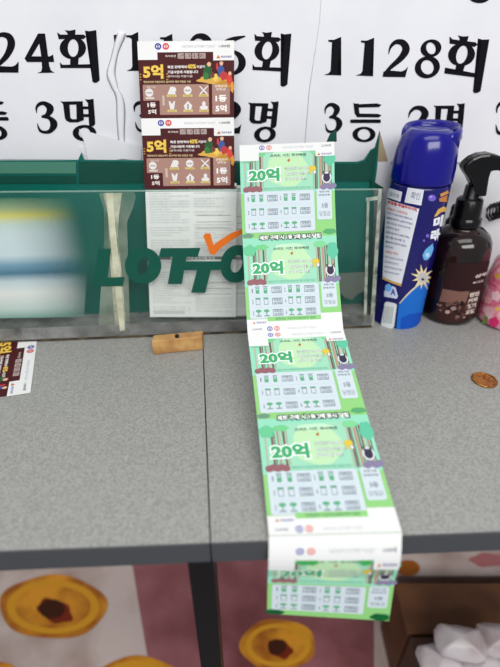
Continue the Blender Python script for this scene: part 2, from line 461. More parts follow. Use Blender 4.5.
# seam line of shadowed paper edge already comes from the sheets' own thickness; torn flap in front of the green back
bm = bmesh.new()
add_plate(bm, [at(x, y, Y=YW-.006) for x, y in [(79,129),(84,141),(88,159.5),(112,160.5),(122,159),(141,160.5),(141,146),(110,138)]], (0, .0003, 0))
adopt(bm_obj('loose_lower_edge', bm, M_notice), n2)

# ------------------------------------------------------------------ green lotto box
YF, YB = .474, .528
box = empty('ticket_display_box', (-.1, YB, TZ), 'green and clear ticket display box with LOTTO lettering against the wall', 'display box')
zt = .1724
XL, XR = at(-60, 300, Y=YF).x, at(371, 300, Y=YF).x
def V(x, y, z): return Vector((x, y, TZ + z))
# green back card with torn top right corner
zb = .004
outl = [(-60,161),(60,160.5),(78,160),(81,153),(84,160),(200,161),(330,162),(358,162),(364,160),(371,150),(375,148),(380,131),(377,170),(374,190),(372,316),(-60,316)]
bm = bmesh.new(); add_plate(bm, [at(x, min(y, 315), Y=YB) for x, y in outl], (0, .0025, 0)); bm_obj('back_card', bm, M_green, box)
# dark band: the upper inner lip
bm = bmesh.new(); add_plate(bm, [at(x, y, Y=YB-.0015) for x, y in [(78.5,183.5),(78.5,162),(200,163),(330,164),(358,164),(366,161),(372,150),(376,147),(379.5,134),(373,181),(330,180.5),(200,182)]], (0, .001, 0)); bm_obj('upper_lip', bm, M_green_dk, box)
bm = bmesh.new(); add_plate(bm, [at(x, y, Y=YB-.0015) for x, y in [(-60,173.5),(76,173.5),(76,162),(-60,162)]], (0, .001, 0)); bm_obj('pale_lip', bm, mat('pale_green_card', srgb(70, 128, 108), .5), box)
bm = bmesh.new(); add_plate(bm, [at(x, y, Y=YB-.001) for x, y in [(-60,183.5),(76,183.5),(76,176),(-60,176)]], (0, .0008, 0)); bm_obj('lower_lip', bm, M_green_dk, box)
# torn kraft corner and the white inside of the folded flap
bm = bmesh.new(); add_plate(bm, [at(x, y, Y=YB+.004) for x, y in [(380,132),(388,161.5),(374.5,161.5)]], (0, .0015, 0)); bm_obj('kraft_tear', bm, M_kraft, box)
bm = bmesh.new(); add_plate(bm, [at(x, y, Y=YB+.004) for x, y in [(374,162),(391,162),(390,192),(372,190)]], (0, .001, 0)); bm_obj('white_flap', bm, M_whitecard, box)
bm = bmesh.new(); add_plate(bm, [at(x, y, Y=YB-.003) for x, y in [(371,180),(384,188),(371,190)]], (0, .001, 0)); bm_obj('green_tab', bm, M_green_dk, box)
bm = bmesh.new(); add_plate(bm, [at(x, y, Y=YB-.004) for x, y in [(326.5,142),(330,134),(336.5,130),(336.8,141.5),(335.5,142)]], (0, .001, 0)); bm_obj('torn_green_tip', bm, M_green_dk, box)
# clear shell
th = .0018
zr = lambda py: at(300, py, Y=YF).z
def pl(name, pts, m, off, th_):
    bm = bmesh.new(); add_plate(bm, [at(x, y, Y=YF+off) for x, y in pts], (0, th_, 0)); return bm_obj(name, bm, m, box)
FR = [(-60, 193), (381, 190), (371.5, 322), (-60, 334)]
pl('front_panel', FR, M_acr, 0, th)
pl('front_rim', [(-60, 192), (381, 189), (381, 190.2), (-60, 193.2)], M_acrtop, -.0003, .0024)
f0, f1 = at(381, 190, Y=YF), at(371.5, 322, Y=YF); k0, k1_ = at(384, 188, Y=YB), at(370, 312, Y=YB)
bm = bmesh.new(); add_plate(bm, [f0 + Vector((0,.002,0)), f1 + Vector((0,.002,0)), k1_, k0], (-.002, 0, 0)); bm_obj('end_panel', bm, M_acr, box)
bm = bmesh.new(); b0, b1, b2, b3 = at(-60, 345.5, z=.0005), at(371, 326, z=.0005), at(371, 311, z=.0005), at(-60, 322, z=.0005)
XL = b0.x; XR = b1.x
add_plate(bm, [Vector((XL, YF-.001+SH*XL, TZ+.0005)), Vector((XR, YF-.001+SH*XR, TZ+.0005)), Vector((XR-.002, YB-.001+SH*XR, TZ+.0005)), Vector((XL, YB-.001+SH*XL, TZ+.0005))], (0, 0, .004)); bm_obj('base', bm, M_acrbase, box)
bm = bmesh.new(); add_wbox(bm, (XL, YF-.0018, TZ+.0003), (XR, YF-.0004, TZ+.0032)); bm_obj('grimy_edge', bm, M_grime, box)
bm = bmesh.new(); add_wbox(bm, (XL, YF-.0013, TZ+.0034), (XR, YF-.0006, TZ+.019)); bm_obj('scuffed_strip', bm, clear('scuffed_strip', (.8, .81, .8), .4, (.4, .4, .39), noise=(30, .05, .7)), box)
M_glue = clear('corner_glue', (.85,.9,.85), .4, (.62,.66,.58), noise=(70, .1, .7))
for pts in ([(378.5,189),(382,189),(374,326),(370,326)], [(367,199),(369.5,199),(366.5,324),(363.5,324)], [(366,198),(380,196),(380,199.5),(366,201.5)]):
    pl('corner_strip', pts, M_glue, -.0012, .0008)
# tape over the front
def front_plate(name, pts, m, off=.0006, th=.0003):
    bm = bmesh.new(); add_plate(bm, [at(x, y, Y=YF-off-th) for x, y in pts], (0, th, 0)); return bm_obj(name, bm, m, box)
front_plate('tape', [(99,193),(134,192),(136,196),(133,208),(127,222),(130,332),(98,333),(104,240),(104,210)], clear('thin_tape', (.93,.95,.9), .12, (.7,.75,.65), noise=(25, .05, .22)), .0005, .0002)
front_plate('tape', [(103,193),(122,193),(119,215),(118,233),(124,300),(126,331),(116,331),(112,290),(109,240),(108,215)], M_tape, .0008)
front_plate('tape', [(106,193),(113,193),(115,225),(120,270),(125,330),(120,331),(114,280),(110,235)], M_tape2, .0012)
# lettering and tick
p = Print(lambda x, y, l: at(x, y, Y=YF-.0018-LAY*l), None)
L = lambda q: [(90+x/3.125, 180+y/3.125) for x, y in q]
G = M_logo
p.poly(L([(27,215),(65,215),(55,305),(108,303),(102,332),(8,332)]), G)
p.ring(90+166/3.125, 180+268/3.125, 57/3.125, 57/3.125, 15/3.125, 28/3.125, G, rot=.25)
p.poly(L([(222,213),(345,212),(337,240),(214,241)]), G); p.poly(L([(258,238),(302,238),(287,325),(243,325)]), G)
p.poly(L([(299,254),(424,254),(416,281),(292,282)]), G); p.poly(L([(335,280),(378,280),(360,353),(316,352)]), G)
p.ring(90+458/3.125, 180+262/3.125, 50/3.125, 60/3.125, 17/3.125, 28/3.125, G, rot=.3)
p.build('lotto_lettering', box)
p = Print(lambda x, y, l: at(x, y, Y=YF-.0020-LAY*l), None)
p.poly(L([(354,176),(360,167),(376,167),(386,204),(400,192),(440,166),(478,152),(480,166),(440,190),(405,216),(388,235),(374,230),(366,205)]), M_orange)
p.build('orange_tick', box)

# cards inside on the left (soft pastel artwork)
def soft_print(name, stops, axis='y'):
    m = bpy.data.materials.new(name); m.use_nodes = True; nt = m.node_tree; b = nt.nodes['Principled BSDF']; b.inputs['Roughness'].default_value = .6
    tc = nt.nodes.new('ShaderNodeTexCoord'); sp = nt.nodes.new('ShaderNodeSeparateXYZ'); r = nt.nodes.new('ShaderNodeValToRGB')
    nt.links.new(tc.outputs['Generated'], sp.inputs[0]); nt.links.new(sp.outputs['Z'], r.inputs[0])
    e = r.color_ramp.elements
    while len(e) > 1: e.remove(e[-1])
    e[0].position = stops[0][0]; e[0].color = (*srgb(*stops[0][1]), 1)
    for pos, c in stops[1:]:
        q = e.new(pos); q.color = (*srgb(*c), 1)
    nt.links.new(r.outputs[0], b.inputs['Base Color'])
    # opacity fades out softly towards the right edge
    mr = nt.nodes.new('ShaderNodeMapRange'); mr.inputs['From Min'].default_value = .5; mr.inputs['From Max'].default_value = .93
    mr.inputs['To Min'].default_value = 1; mr.inputs['To Max'].default_value = 0; mr.interpolation_type = 'SMOOTHSTEP'
    nt.links.new(sp.outputs['X'], mr.inputs['Value']); nt.links.new(mr.outputs[0], b.inputs['Alpha'])
    return m
bm = bmesh.new(); add_plate(bm, [at(x, y, Y=YF+.012) for x, y in [(-58,198),(92,198),(84,317),(-58,319)]], (0, .0004, 0))
o = bm_obj('leaflet', bm, soft_print('pastel_leaflet', [(0, (110,165,150)), (.1, (205,220,218)), (.24, (240,240,240)), (.34, (205,220,228)), (.41, (70,122,150)), (.48, (120,165,190)), (.56, (214,228,236)), (.72, (216,228,234)), (.8, (206,222,214)), (.86, (222,212,110)), (.92, (150,170,130)), (1, (20,104,84))]))
tag(o, 'pale blue and white leaflet with a yellow heading inside the clear box, far left', 'leaflet')

# ------------------------------------------------------------------ brown instant lottery tickets
MAR = (74, 26, 30); TAN = (168, 130, 118); GOLD = (234, 196, 88)
def brown_art(p, v0=0):
    t = lambda y: v0 + y
    p.rect(0, t(.16), 1, t(1), MAR, 1); p.rect(.2, t(.14), .78, t(.2), MAR, 1)
    p.rect(0, t(0), .2, t(.235), (234,234,233), 2); p.rect(.78, t(0), 1, t(.25), (234,234,233), 2)
    # round emblems
    for cx, c in ((.21, (40,50,160)), (.29, (215,50,60))):
        p.ring(cx, t(.065), .034, .042, .02, .025, c, 3, 16); p.text('S', cx-.011, t(.045), cx+.011, t(.085), c, 3, .03)
    p.text('INSTANT LOTTERY TICKET', .46, t(.055), .80, t(.085), (185,185,190), 3); p.text('1,000원', .84, t(.05), .955, t(.09), (90,90,95), 3, .02)
    p.text('복권위원회', .86, t(.19), .97, t(.22), (70,70,150), 3, .02); p.poly([(.81,t(.225)),(.835,t(.18)),(.855,t(.225))], (200,120,60), 3)
    p.text('즉석복권', .28, t(.175), .39, t(.205), (215,200,190), 3, .02)
    for i in range(4): p.rect(.41+i*.075, t(.155), .475+i*.075, t(.225), (178,160,155), 3, .006)
    p.text('스피또', .42, t(.165), .69, t(.215), (120,90,90), 4, .01)
    # headline
    p.text('5억', .035, t(.285), .265, t(.49), (90,50,20), 3, .09); p.text('5억', .045, t(.295), .255, t(.48), GOLD, 4, .045)
    for sx in (.015, .285):
        for k in range(3): p.ell(sx + (.01 if sx > .1 else 0), t(.42+.035*k), .012, .008, (190,140,60), 3, 8)
    p.text('복권 판매액의', .3, t(.31), .50, t(.35), (240,236,232), 3, .03); p.text('40%', .505, t(.295), .60, t(.355), GOLD, 3, .04); p.text('이상이', .605, t(.31), .69, t(.35), (240,236,232), 3, .03)
    p.text('기금사업에 사용됩니다', .3, t(.375), .62, t(.415), (240,236,232), 3, .03)
    p.text('공익사업 지원기금', .3, t(.435), .56, t(.465), (215,205,200), 3, .02)
    p.text('행운숫자와 당첨숫자가 일치하면 해당 당첨금 지급', .045, t(.505), .54, t(.535), (225,200,150), 3, .02)
    # little crowd on a gold cloud
    p.ell(.78, t(.50), .17, .05, (216,168,80), 3, 24, wob=.12); p.ell(.90, t(.56), .10, .05, (190,140,60), 3, 20, wob=.12)
    for cx, cy, rx, ry, c in ((.72,.40,.045,.10,(44,90,52)),(.735,.30,.022,.03,(225,180,150)),(.70,.45,.03,.05,(60,120,60)),(.86,.39,.035,.09,(60,90,150)),(.865,.29,.02,.028,(225,180,150)),
                              (.89,.45,.04,.06,(190,60,60)),(.95,.50,.03,.07,(210,70,60)),(.955,.42,.018,.025,(225,180,150)),(.80,.47,.03,.05,(232,200,90)),(.77,.44,.022,.04,(120,60,50)),(.82,.33,.012,.05,(200,60,70)),(.98,.60,.02,.07,(220,150,60))):
        p.ell(cx, t(cy), rx, ry, c, 4 if ry > .035 else 5, 14, wob=.15)
def brown_scratch(p, v0=0):
    t = lambda y: v0 + y
    p.rect(.035, t(.555), .73, t(.955), TAN, 3, .012); p.rect(.02, t(.765), .205, t(.97), MAR, 4)
    p.rect(.765, t(.545), .955, t(.955), TAN, 3, .012)
    p.text('1등', .075, t(.79), .165, t(.855), (235,225,220), 5, .04); p.text('5억', .08, t(.88), .165, t(.945), (235,225,220), 5, .04)
    p.text('행운그림', .075, t(.575), .165, t(.6), (235,225,215), 4); p.text('당첨숫자', .795, t(.565), .925, t(.6), (238,230,225), 4, .02); p.text('당첨금', .81, t(.61), .91, t(.64), (238,230,225), 4, .02)
    p.text('1등', .80, t(.70), .92, t(.79), (246,242,240), 4, .04); p.text('5억', .80, t(.83), .92, t(.925), (246,242,240), 4, .04)
    p.rect(.235, t(.70), .258, t(.83), (200,180,170), 4)
    def icon(k, x, y):
        w = (226,222,220)
        if k == 0: p.poly([(x-.045,y+.05),(x-.01,y-.05),(x+.015,y-.05),(x+.045,y+.05)], w, 4); p.ell(x+.02, y-.01, .03, .04, w, 5, 12)
        elif k == 1: p.ell(x, y, .042, .055, w, 4, 16); p.rect(x-.03, y-.008, x+.03, y+.012, (180,170,165), 5)
        elif k == 2:
            p.poly([(x-.05,y-.055),(x-.035,y-.055),(x+.045,y+.045),(x+.03,y+.055)], w, 4); p.poly([(x+.05,y-.055),(x+.035,y-.055),(x-.045,y+.045),(x-.03,y+.055)], w, 5)
        elif k == 3: p.poly([(x-.035,y-.06),(x-.02,y-.06),(x,y-.02),(x+.02,y-.06),(x+.035,y-.06),(x+.02,y+.05),(x-.02,y+.05)], w, 4)
        elif k == 4: p.poly([(x,y-.06),(x+.045,y),(x+.03,y+.06),(x-.03,y+.06),(x-.045,y)], w, 4); p.rect(x-.008, y-.02, x+.008, y+.05, (160,140,135), 5)
        else: p.ell(x, y-.02, .02, .035, w, 4, 10); p.ell(x, y+.03, .045, .03, w, 5, 14)
    icon(1, .10, t(.66)); p.rect(.06, t(.72), .15, t(.745), (214,205,196), 5)
    for r in (0, 1):
        for c in (0, 1, 2):
            x = .335 + .17*c; y = t(.635 + .20*r)
            icon(r*3+c, x, y); p.rect(x-.05, y+.055, x+.05, y+.085, (222,200,120), 6); p.text('당첨금', x-.035, y+.06, x+.035, y+.08, (120,95,50), 7)

def quad_fn(A, B, Cc, D, push, rows=None):
    """rigid-ish sheet between four corners: A top-left, B top-right, Cc bottom-right, D bottom-left; v in 0..1"""
    A, B, Cc, D = map(Vector, (A, B, Cc, D)); n = (B-A).cross(D-A).normalized()
    if n.dot(push) < 0: n = -n
    def fn(u, v, l):
        return (A*(1-u)+B*u)*(1-v) + (D*(1-u)+Cc*u)*v + n*(LAY*l)
    return fn
G_BR = 'maroon instant lottery tickets'
strip = empty('lottery_ticket_strip', at(188, 189, Y=.508), 'maroon and white strip of two lottery tickets standing up out of the clear box', 'ticket strip', None)
yk = lambda py: .559 + (.510-.559)*(py-41)/(189-41)
rows_b = [((137.2, 41.5), (234.2, 40.5)), ((141.0, 118.5), (234.0, 117.5)), ((144.9, 189.3), (234.6, 188.3))]
for k in (0, 1):
    (a, b), (d, c) = rows_b[k], rows_b[k+1]
    fn = quad_fn(at(*a, Y=yk(a[1])), at(*b, Y=yk(b[1])), at(*c, Y=yk(c[1])), at(*d, Y=yk(d[1])), Vector((0, -1, .2)))
    tk = sheet_mesh('ticket', fn, 0, 0, 1, 1, 1, 1, .0003, M_paper); adopt(tk, strip)
    p = Print(fn); brown_art(p); a_ = p.build('printed_artwork', tk)
    p = Print(fn); brown_scratch(p); p.build('scratch_panel', tk)

# loose maroon ticket on the table, turned a quarter, its end under the box
Pa, Pb = at(37.5, 336, z=.0008), at(30.5, 392.5, z=.0008)
wd = Pb - Pa; dirv = at(0, 397.5, z=.0008) - Pb; dirv.normalize()
wd.normalize(); w_ = (Pb-Pa).length
hl = w_ * .8
fn = quad_fn(Pa, Pb, Pb + dirv*hl, Pa + dirv*hl, Vector((0, 0, 1)))
o = sheet_mesh('lottery_ticket', fn, 0, 0, 1, 1, 1, 1, .0003, M_paper)
tag(o, 'maroon lottery ticket lying turned sideways on the left table, under the box front', 'ticket')
p = Print(fn); brown_art(p); p.build('printed_artwork', o)
p = Print(fn); brown_scratch(p); p.build('scratch_panel', o)

# white reverse-side sheet inside the box
def reverse_sheet(q, Y0, Y1, label, seed):
    Y0 += .008; Y1 += .008
    a, b, c, d = q
    fn = quad_fn(at(*a, Y=Y0), at(*b, Y=Y0), at(*c, Y=Y1), at(*d, Y=Y1), Vector((0, -1, 0)))
    o = sheet_mesh('ticket_reverse_sheet', fn, 0, 0, 1, 1, 1, 1, .0003, M_paper)
    tag(o, label, 'ticket sheet')
    p = Print(fn); rnd = random.Random(seed); g = (172, 172, 174)
    for v0, v1 in ((.02, .50), (.52, .98)):
        p.rect(.0, v0, 1, v0+.022, (120,122,124), 1); p.text('즉석식 인쇄복권 유의사항 안내', .25, v0+.003, .75, v0+.019, (235,235,235), 2, .03)
        y = v0 + .04
        while y < v1 - .03:
            for x0, x1 in ((.04, .47), (.53, .96)):
                if rnd.random() < .9:
                    e = x1 - rnd.choice([0, 0, 0, .1, .2]) ; s_ = rnd.choice(['당첨금은 지급개시일부터 일년 이내에', '복권의 뒷면을 긁지 마시고 앞면을 긁어', '고객센터 및 판매점에서 확인하시기 바랍니다', '청소년에게 판매할 수 없습니다'])
                    p.text(s_, x0, y, e, y+.0115, g, 1, .0)
            y += .0185
        for k in range(3): p.rect(.55, v0+.2+.045*k, .94, v0+.203+.045*k, (130,130,132), 2)
        p.rect(.04, v1-.035, .4, v1-.005, (205,205,206), 2)
    p.build('printed_text', o)
    return o
reverse_sheet([(145,184),(236.6,183),(236,317),(150,317)], .5045, .476, 'white lottery sheet showing small grey print inside the clear box, behind the LOTTO letters', 3)
reverse_sheet([(216,186),(249,185),(249,316),(214,316)], .509, .482, 'second white printed sheet just behind the first, its edge showing beside the green tickets', 5)
# greyish card standing in for a dull reflection in the right compartment
bm = bmesh.new(); add_plate(bm, [at(x, y, Y=.50) for x, y in [(330,274),(368,272),(367,290),(358,294),(352,300),(345,298),(336,288),(330,290)]], (0, .0005, 0))
tag(bm_obj('reflection_card', bm, mat('reflection_grey', srgb(96, 104, 98), .7)), 'grey card standing in for a reflection inside the right end of the clear box', 'card')

# ------------------------------------------------------------------ green instant lottery ticket strip
GB = (146, 208, 128); MINT = (160, 218, 188); LIME = (192, 228, 182); GREY = (150, 158, 166); PAN = (208, 220, 227)
def green_art(p, header=True, footer=False, bottom=1.0):
    W = (232, 233, 232)
    p.rect(0, 0, 1, bottom, GB, 1)
    top = 0
    p.rect(0, .06 if header else 0, 1, .52, (150,220,190), 2)
    # light clearing, tree trunks, bushes
    p.poly([(.25,.06),(.78,.06),(.76,.5),(.24,.5)], MINT, 3); p.ell(.5, .27, .22, .19, LIME, 4, 28, wob=.05)
    for x, w, c in ((.10,.022,(128,104,96)),(.155,.016,(170,146,130)),(.205,.02,(120,96,90)),(.235,.01,(186,160,140)),(.79,.018,(120,96,90)),(.835,.024,(186,150,130)),(.885,.014,(120,96,90)),(.93,.02,(170,146,130)),(.045,.014,(190,176,160)),(.128,.008,(96,80,76)),(.182,.008,(196,178,160)),(.772,.01,(190,170,150)),(.812,.008,(90,74,70)),(.865,.01,(96,80,76)),(.905,.012,(200,184,166)),(.958,.01,(110,92,84))):
        p.rect(x, .1, x+w, .49, c, 5)
    for cx, cy, rx, ry, c in ((.07,.13,.07,.06,(110,200,150)),(.2,.10,.07,.03,(120,205,140)),(.95,.16,.06,.09,(100,195,160)),(.82,.09,.07,.035,(130,210,150)),(.5,.10,.16,.03,(196,236,200))):
        p.ell(cx, cy, rx, ry, c, 6, 20, wob=.08)
    p.rect(.2, .455, .77, .49, (150,215,185), 6); p.text('행운숫자가 당첨숫자와 일치하면 해당 당첨금 지급', .25, .462, .74, .482, (110,140,130), 7)
    for k in range(5): p.ell(.06+.035*k, .475-.01*(k % 2), .035, .03, (150,100,108), 7, 14)
    for k in range(4): p.ell(.88+.035*k, .475-.012*(k % 2), .035, .03, (136,128,160), 7, 14)
    p.text('스피또 이천 즉석복권', .32, .105, .70, .135, (100,128,115), 8, .03); p.poly([(.50,.175),(.525,.155),(.53,.18),(.515,.195)], (190,110,50), 8)
    # headline
    p.text('20억', .075, .24, .43, .405, (242,250,246), 8, .13); p.text('20억', .09, .252, .415, .393, (70,172,112), 9, .05)
    for k, (y, s_) in enumerate(((.245, '복권 판매액의 40% 이상이'), (.3, '기금사업에 사용됩니다'), (.352, '공익사업 지원'))):
        p.text(s_, .475, y, .73 - .03*(k == 2), y+.038, (235,245,240), 8, .09); p.text(s_, .475, y, .73 - .03*(k == 2), y+.038, (120,145,140), 9)
    p.ell(.765, .27, .04, .028, (226,196,70), 8, 16, wob=.15); p.ell(.75, .31, .012, .022, (226,196,70), 8, 8); p.ell(.79, .31, .012, .02, (235,235,235), 8, 8)
    p.ell(.915, .385, .036, .05, (62,58,78), 8, 18); p.ring(.915, .375, .052, .06, .038, .046, (225,225,232), 8, 16); p.poly([(.885,.36),(.875,.30),(.905,.34)], (62,58,78), 9); p.poly([(.945,.36),(.955,.30),(.925,.34)], (62,58,78), 9)
    p.ell(.93, .955, .07, .03, (92,168,110), 4, 18, wob=.1); p.ell(.06, .97, .06, .025, (110,150,130), 4, 18, wob=.1)
    if header:
        p.rect(0, 0, 1, .085, W, 8); p.rect(0, 0, .2, .17, W, 8); p.rect(.8, 0, 1, .145, W, 8)
        emblems(p, .035); p.text('INSTANT LOTTERY TICKET', .46, .03, .78, .052, (185,188,192), 9); p.text('2,000원', .86, .022, .965, .05, (140,140,150), 9, .02)
        p.text('복권위원회', .86, .112, .97, .134, (120,110,170), 9, .02); p.poly([(.82,.134),(.835,.108),(.852,.134)], (200,120,60), 9)
    else:
        s_ = '세트 구매 시 1등 2매 동시 당첨'
        p.text(s_, .17, -.035, .84, .03, (30,40,40), 10, .16); p.text(s_, .18, -.028, .83, .023, (244,246,244), 11, .04)
    if footer:
        p.rect(0, .885, 1, 1, W, 8); p.rect(.0, .86, .22, 1, W, 8); p.rect(.78, .82, 1, 1, W, 8); p.rect(.22, .84, .78, .885, GB, 9)
        p.text('당첨금은 지급개시일로부터 일년', .3, .85, .72, .875, (90,140,110), 10, .02)
        p.text('복권위원회', .1, .885, .2, .905, (120,110,170), 10, .02); p.poly([(.06,.905),(.075,.882),(.09,.905)], (200,120,60), 10)
        emblems(p, .962); p.text('INSTANT LOTTERY TICKET', .42, .955, .72, .975, (185,188,192), 9); p.text('2,000원', .05, .95, .15, .975, (140,140,150), 9, .02)
def emblems(p, y):
    for cx, c in ((.235, (60,60,170)), (.31, (220,90,70))):
        p.ring(cx, y, .029, .025, .021, .018, c, 9, 16); p.text('S', cx-.011, y-.013, cx+.011, y+.013, c, 9, .03)
def green_scratch(p, footer=False, v0=.52, v1=.93):
    if footer: v1 = .855
    p.rect(.035, v0, .78, v1, PAN, 6, .02); p.rect(.805, v0-.01, .965, v0+(v1-v0)*.74, PAN, 6, .02)
    h = (v1-v0)/3; D = (128,138,150); GI = (100,172,132)
    for r in range(3):
        y = v0 + h*r + h*.5
        if r: p.rect(.07, v0+h*r-.002, .75, v0+h*r+.002, (198,214,220), 7)
        for c in (0, 1):
            x = .07 + .345*c
            p.text(str(1+r*2+c), x, y-.02, x+.012, y+.025, D, 7, .03)
            for j in (0, 1):
                xi = x + .045 + .085*j
                if r == 0: p.frame(xi-.004, y-.026, xi+.034, y+.034, .008, .01, GI, 7); p.rect(xi-.008, y-.042, xi+.038, y-.032, D, 7); p.rect(xi, y-.005, xi+.03, y+.028, GI, 8)
                elif r == 1: p.rect(xi-.012, y-.042, xi+.042, y-.028, GI, 7); p.frame(xi-.008, y-.028, xi+.038, y+.034, .005, .006, D, 7)
                else: p.ell(xi+.015, y-.02, .03, .016, GI, 7, 12); p.rect(xi+.01, y-.01, xi+.02, y+.025, GI, 8); p.rect(xi-.012, y+.026, xi+.042, y+.036, D, 7)
            p.frame(x+.21, y-.034, x+.318, y+.034, .006, .007, D, 7)
            p.text('당첨금', x+.225, y-.026, x+.305, y-.002, D, 8, .03); p.text('20억원', x+.225, y+.004, x+.305, y+.026, D, 8, .02)
    hv = (v1-v0)*.74
    p.text('행운그림', .835, v0+.015, .94, v0+.035, D, 7, .03); p.text('당첨번호', .825, v0+.05, .95, v0+.07, D, 7, .03)
    p.text('5등', .855, v0+hv*.45, .925, v0+hv*.62, D, 7, .02); p.text('당첨금', .83, v0+hv*.72, .945, v0+hv*.88, D, 7, .0)

WT = .095
# rows: left pixel, right pixel of each perforation; the distance follows from the real ticket width
rowsG = [((239.5,145.5),(334.3,141.8)), ((242.6,239.0),(336.3,235.2)), ((247.6,333.5),(343.2,329.5)), ((257.3,419.5),(367.2,414.5)), ((268.8,535.5),(401.6,532.0)), ((267.0,613.5),(389.0,621.0))]
P3 = []
for a, b in rowsG:
    d = F*WT/math.hypot(b[0]-a[0], b[1]-a[1]); P3.append((at(*a, d=d), at(*b, d=d)))
print('strip rows', [(round(a.y, 3), round(a.z-TZ, 3)) for a, b in P3])
LFT = [p[0] for p in P3]; RGT = [p[1] for p in P3]
segs = {0: (0, 2), 1: (0, 2), 2: (2, 4), 3: (2, 4), 4: (4, 5)}
def edge(pts, k, v):
    lo, hi = segs[k]
    if hi - lo == 1: return pts[lo]*(1-v) + pts[hi]*v
    p0, p1, p2 = pts[lo], pts[lo+1], pts[hi]
    # quadratic through the three rows
    t = (k - lo) + v
    return p0*((t-1)*(t-2)/2) + p1*(-t*(t-2)) + p2*(t*(t-1)/2)
def green_fn(k):
    def fn(u, v, l):
        vv = v
        a, b = edge(LFT, k, vv), edge(RGT, k, vv)
        if k == 4:   # the hanging ticket bulges as it turns over the table edge
            bul = math.sin(min(max(v, 0), .5)*math.pi*2)*.004 if 0 < v < .5 else 0
            a = a + Vector((0, -bul, bul*.4)); b = b + Vector((0, -bul, bul*.4))
        e = .01
        t1 = edge(LFT, k, vv+e) - edge(LFT, k, vv); n = (b-a).cross(t1).normalized()
        if n.dot(CAM - a) < 0: n = -n
        return a*(1-u) + b*u + n*(LAY*l)
    return fn
gs = empty('lottery_ticket_strip', P3[4][0]*.5 + P3[4][1]*.5, 'long green strip of five lottery tickets running from the box over the table edge', 'ticket strip')
for k in range(5):
    fn = green_fn(k); last = k == 4
    tk = sheet_mesh('ticket', fn, 0, 0, 1, 1, 4, 16, .0003, M_paper, gs)
    stp = (.25, .0625)
    hdr = k in (0, 2, 4)
    p = Print(fn, stp)
    if last: p.rect(0, .2, 1, 1, GB, .5)
    if last:   # the hanging ticket shows its own header on top
        p.T = lambda x, y: (x, min(.24 + (y-.085)*.8, 1))
        green_art(p, False and True, False); p.T = None; p.items = [i for i in p.items if i[3] < 10]
        W = (236,237,236)
        p.rect(0, 0, 1, .24, W, 10); p.poly([(.22,.24),(.78,.24),(.78,.245),(.22,.245)], W, 10)
        p.rect(0, .24, .2, .38, W, 10); p.rect(.8, .24, 1, .36, W, 10)
        y = .15
        for cx, c in ((.235, (60,60,170)), (.32, (220,90,70))): p.ring(cx, y, .03, .033, .02, .022, c, 11, 16); p.text('S', cx-.011, y-.013, cx+.011, y+.013, c, 11, .03)
        p.text('INSTANT LOTTERY TICKET', .46, .13, .8, .17, (185,188,192), 11); p.text('2,000원', .86, .12, .965, .17, (140,140,150), 11, .02)
        p.text('복권위원회', .87, .28, .98, .32, (120,110,170), 11, .02); p.poly([(.83,.32),(.845,.28),(.86,.32)], (200,120,60), 11)
        for cx in (.27, .33, .74): p.ell(cx, .27, .05, .04, (70,170,90), 9, 14, wob=.1)
        p.ell(.06, .965, .08, .03, (20,90,50), 9, 16, wob=.1); p.ell(.92, .955, .08, .04, (20,100,50), 9, 16, wob=.1)
        p.build('printed_artwork', tk)
        p = Print(fn, stp); green_scratch(p, False, .60, .93); p.build('scratch_panel', tk)
    else:
        green_art(p, hdr, not hdr); p.build('printed_artwork', tk)
        p = Print(fn, stp); green_scratch(p, not hdr, .50, .94); p.build('scratch_panel', tk)

# ------------------------------------------------------------------ cylinders: pixel -> surface
def cyl_fn(cx, cy, rad, lay=LAY, tilt=0.0):
    """tilt: lean of the axis to the left about the foot"""
    O = Vector((cx, cy, TZ)); Rm = Matrix.Rotation(tilt, 3, 'Y'); Ri = Rm.inverted()
    def fn(px, py, l):
        r = Ri @ ray(px, py); o = Ri @ (CAM - O); rr = rad + .0003 + lay*l
        a = r.x**2 + r.y**2; b = 2*(o.x*r.x + o.y*r.y); c = o.x*o.x + o.y*o.y - rr*rr
        D = b*b - 4*a*c
        p = o + r*((-b - math.sqrt(max(D, 0)))/(2*a))
        if D <= 0:
            q = Vector((p.x, p.y, 0)).normalized()*rr; p = Vector((q.x, q.y, p.z))
        return O + Rm @ p
    return fn
def lean(root, cx, cy, tilt, names):
    """lean the listed children of a thing (all built upright) about its foot"""
    M = Matrix.Translation((cx, cy, TZ)) @ Matrix.Rotation(tilt, 4, 'Y') @ Matrix.Translation((-cx, -cy, -TZ))
    for o in root.children:
        if o.name.split('.')[0] in names: o.data.transform(M)
